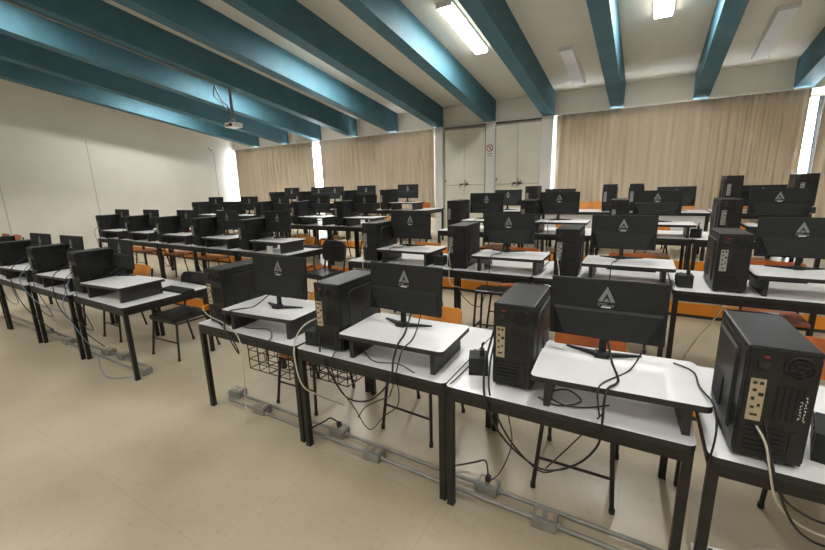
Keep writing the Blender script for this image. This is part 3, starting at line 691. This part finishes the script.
cable('cream cable hanging from the nearest tower at the right edge',[(0.41,1.88,0.932),(0.435,1.80,0.915),(0.462,1.78,0.859),(0.482,1.77,0.768),(0.516,1.78,0.652),(0.593,1.85,0.538),(0.709,1.9,0.471),(.9,1.95,.45)],.0045,'cablew')
cable('black cable drooping below the nearest tower at the right edge',[(0.43,1.89,1.10),(0.453,1.81,0.943),(0.482,1.77,0.804),(0.521,1.76,0.692),(0.61,1.85,0.582),(0.733,1.95,0.494),(.95,2.0,.5)],.005)
cable('lower black cable near the bottom right corner',[(.47,1.80,.80),(0.499,1.77,0.741),(0.557,1.78,0.603),(0.621,1.82,0.509),(0.71,1.85,0.466),(.95,1.9,.45)],.005)
cable('black cable with a white tag over the third riser corner',[(0.18,2.25,0.943),(0.257,2.18,0.943),(0.268,2.02,0.943),(.30,1.86,.95),(.312,1.80,.87),(.30,1.775,.74)],.004)
cable('blue network cable drooping to the floor at the left front desk',[(-5.38,1.74,1.0),(-5.36,1.64,.80),(-5.33,1.60,.66),(-5.2,1.64,.4),(-5.1,1.72,.14),(-4.9,1.66,0.02),(-4.6,1.62,0.012),(-4.42,1.74,0.012)],.0045,'cableb')
cable('black cable bundle behind the first left tower',[(-5.40,1.75,1.10),(-5.45,1.62,1.02),(-5.5,1.60,.85),(-5.46,1.62,.6),(-5.45,1.78,.3),(-5.36,1.9,.10)],.005)
cable('blue network cable hanging from the second left tower',[(-6.45,1.72,1.05),(-6.4,1.58,.9),(-6.25,1.58,.74),(-6.0,1.62,.60),(-5.8,1.75,.5)],.0045,'cableb')
cable('black cable hanging from the second left tower to the floor',[(-6.55,1.72,1.12),(-6.6,1.58,1.0),(-6.62,1.56,.8),(-6.5,1.6,.5),(-6.3,1.8,.1)],.005)
cable('cream cable hanging from the tower at the right, second row',[(.52,4.09,1.12),(.58,3.98,1.03),(.60,3.94,.86),(.551,4.0,.66),(.464,4.0,.501),(.395,4.2,.19)],.006,'cablew')
cable('thin black cable coiled under the third front riser',[(-.40,1.90,.776),(-.30,1.86,.778),(-.2,1.93,.79),(-.28,2.0,.80),(-.36,1.93,.79),(-.28,1.87,.785),(-.18,1.90,.778),(-.08,1.98,.776)],.004)
for x,y,z,l in ((-2.92,3.86,.95,'first'),(-1.76,3.87,.95,'second'),(-.635,3.87,.95,'third')):
    cable('cream cable hanging from the rear of the %s tower from the aisle, second row'%l,[(x-.06,y,z+.20),(x-.05,y-.05,z+.17),(x-.03,y-.06,z+.05),(x-.04,y-.07,z-.04),(x-.02,y-.06,z-.16),(x+.06,y,z-.2)],.005,'cablew')
cable('cream cable running from the white power strip on the floor',[(.50,2.13,.02),(.58,2.2,.05),(.70,2.3,.02),(.95,2.4,.01)],.005,'cablew')
for l,p in (('thin black cable looping under the first front riser',[(-2.85,2.0,.78),(-2.7,1.9,.776),(-2.5,1.95,.777),(-2.35,1.86,.776),(-2.3,1.775,.76),(-2.3,1.775,.66),(-2.36,1.80,.58),(-2.45,1.85,.62)]),
  ('thin black cable hanging from the second front desk to the floor',[(-1.70,1.84,.80),(-1.69,1.775,.74),(-1.66,1.78,.60),(-1.58,1.84,.42),(-1.52,1.92,.22),(-1.45,2.0,.30),(-1.30,1.95,.45),(-1.22,1.84,.66),(-1.21,1.77,.76)]),
  ('thin black cable lying below the second front riser',[(-1.55,1.95,.775),(-1.4,1.86,.776),(-1.25,1.9,.775),(-1.1,1.84,.775)]),
  ('thin black cable hanging from the third front desk toward the floor box',[(-.52,1.78,.72),(-.50,1.80,.55),(-.55,1.88,.36),(-.62,1.97,.18),(-.68,2.0,.09)]),
  ('black cable drooping behind the regulator of the third front desk',[(-.79,2.0,.85),(-.84,1.88,.79),(-.88,1.79,.74),(-.89,1.775,.60),(-.885,1.79,.45)])):
    cable(l,p,.0035)
k=0
for row in ROWS:
    r,side=row['r'],row['side']; z=TIER[r]+.77
    if r==0 and side=='right': continue
    for i,x in enumerate(row['tow']):
        if x is None or (r==1 and side=='right' and i==3) or r==3: continue
        rnd=random.Random(i*13+r*5+(side=='left')*3); y=row['yf']
        mx=row['mon'][i]
        if mx is None: continue
        pts=[(x-.03,y+.06,z+.26),(x-.02,y-.03,z+.16),(x+.02,y-.045,z-.02),(x+.12,y-.03,z-.25-rnd.uniform(0,.1)),(x+.3,y+.02,z-.3-rnd.uniform(0,.12)),(mx-.06,y-.02,z-.02),(mx-.05,y-.0,z+.175),(mx-.02,y+.25,z+.178),(mx,y+.37,z+.26)]
        light=False
        if row['mon'][i] is not None: cable('%s cable drooping from tower to monitor, %s'%('cream' if light else 'black',nm(i,r,side)),pts,.0045,'cablew' if light else 'cable')
# paper note and webcam ball in the second row, left block
m=MB(); m.box((0,0,.05),(.13,.004,.10)); tag(m.obj('paper_note','sticker',None,(-4.70,3.86,.951)),'white paper note under the riser at the aisle end, second row','note')
m=MB(); m.box((0,0,.035),(.10,.004,.07)); tag(m.obj('paper_note','sticker',None,(-1.5,3.93,.955)),'white paper note under the second riser, second row, right block','note')
t=thing('webcam','small white ball webcam on a riser of the far left desks','webcam',(-8.03,4.0,1.117))
m=MB(); m.tube([(0,0,.012+.07*(1-math.cos(a*PI/10))/2*1.0) for a in range(11)],[max(.004,.036*math.sin(a*PI/10)) for a in range(11)],0,14); m.obj('ball','projw',t)
m=MB(); m.cyl((0,0,0),(0,0,.016),.03); m.obj('base','edge',t)
# handwritten white marks on the near tower at the right
near=[o for o in SC.objects if o.get('label')=='black computer tower, '+nm(3,0,'right')][0]
m=MB(); rnd=random.Random(3)
for j,(xo,n) in enumerate(((.078,8),(.066,6))):
    for i in range(n): m.box((xo+rnd.uniform(-.002,.002),-.246,.30-.013*i-j*.02),(rnd.uniform(.004,.008),.002,.002),0,0,Matrix.Rotation(rnd.uniform(-.6,.6),3,'Y')); m.box((xo+rnd.uniform(-.004,.004),-.246,.296-.013*i-j*.02),(.002,.002,.006))
mk=m.obj('white_handwriting','sticker',near); mk['label']='white handwritten marks'

# ------------------------------------------------------------------ world, view
w=bpy.data.worlds.new('daylight'); SC.world=w; w.use_nodes=True
bg=w.node_tree.nodes['Background']; bg.inputs['Color'].default_value=(.86,.93,1,1); bg.inputs['Strength'].default_value=7.5
SC.view_settings.view_transform='Standard'; SC.view_settings.look='None'; SC.view_settings.exposure=1.82; SC.view_settings.gamma=1; SC.view_settings.use_curve_mapping=False
SC.cycles.use_denoising=True
SC.cycles.max_bounces=8; SC.cycles.diffuse_bounces=4
SC.cycles.sample_clamp_indirect=6
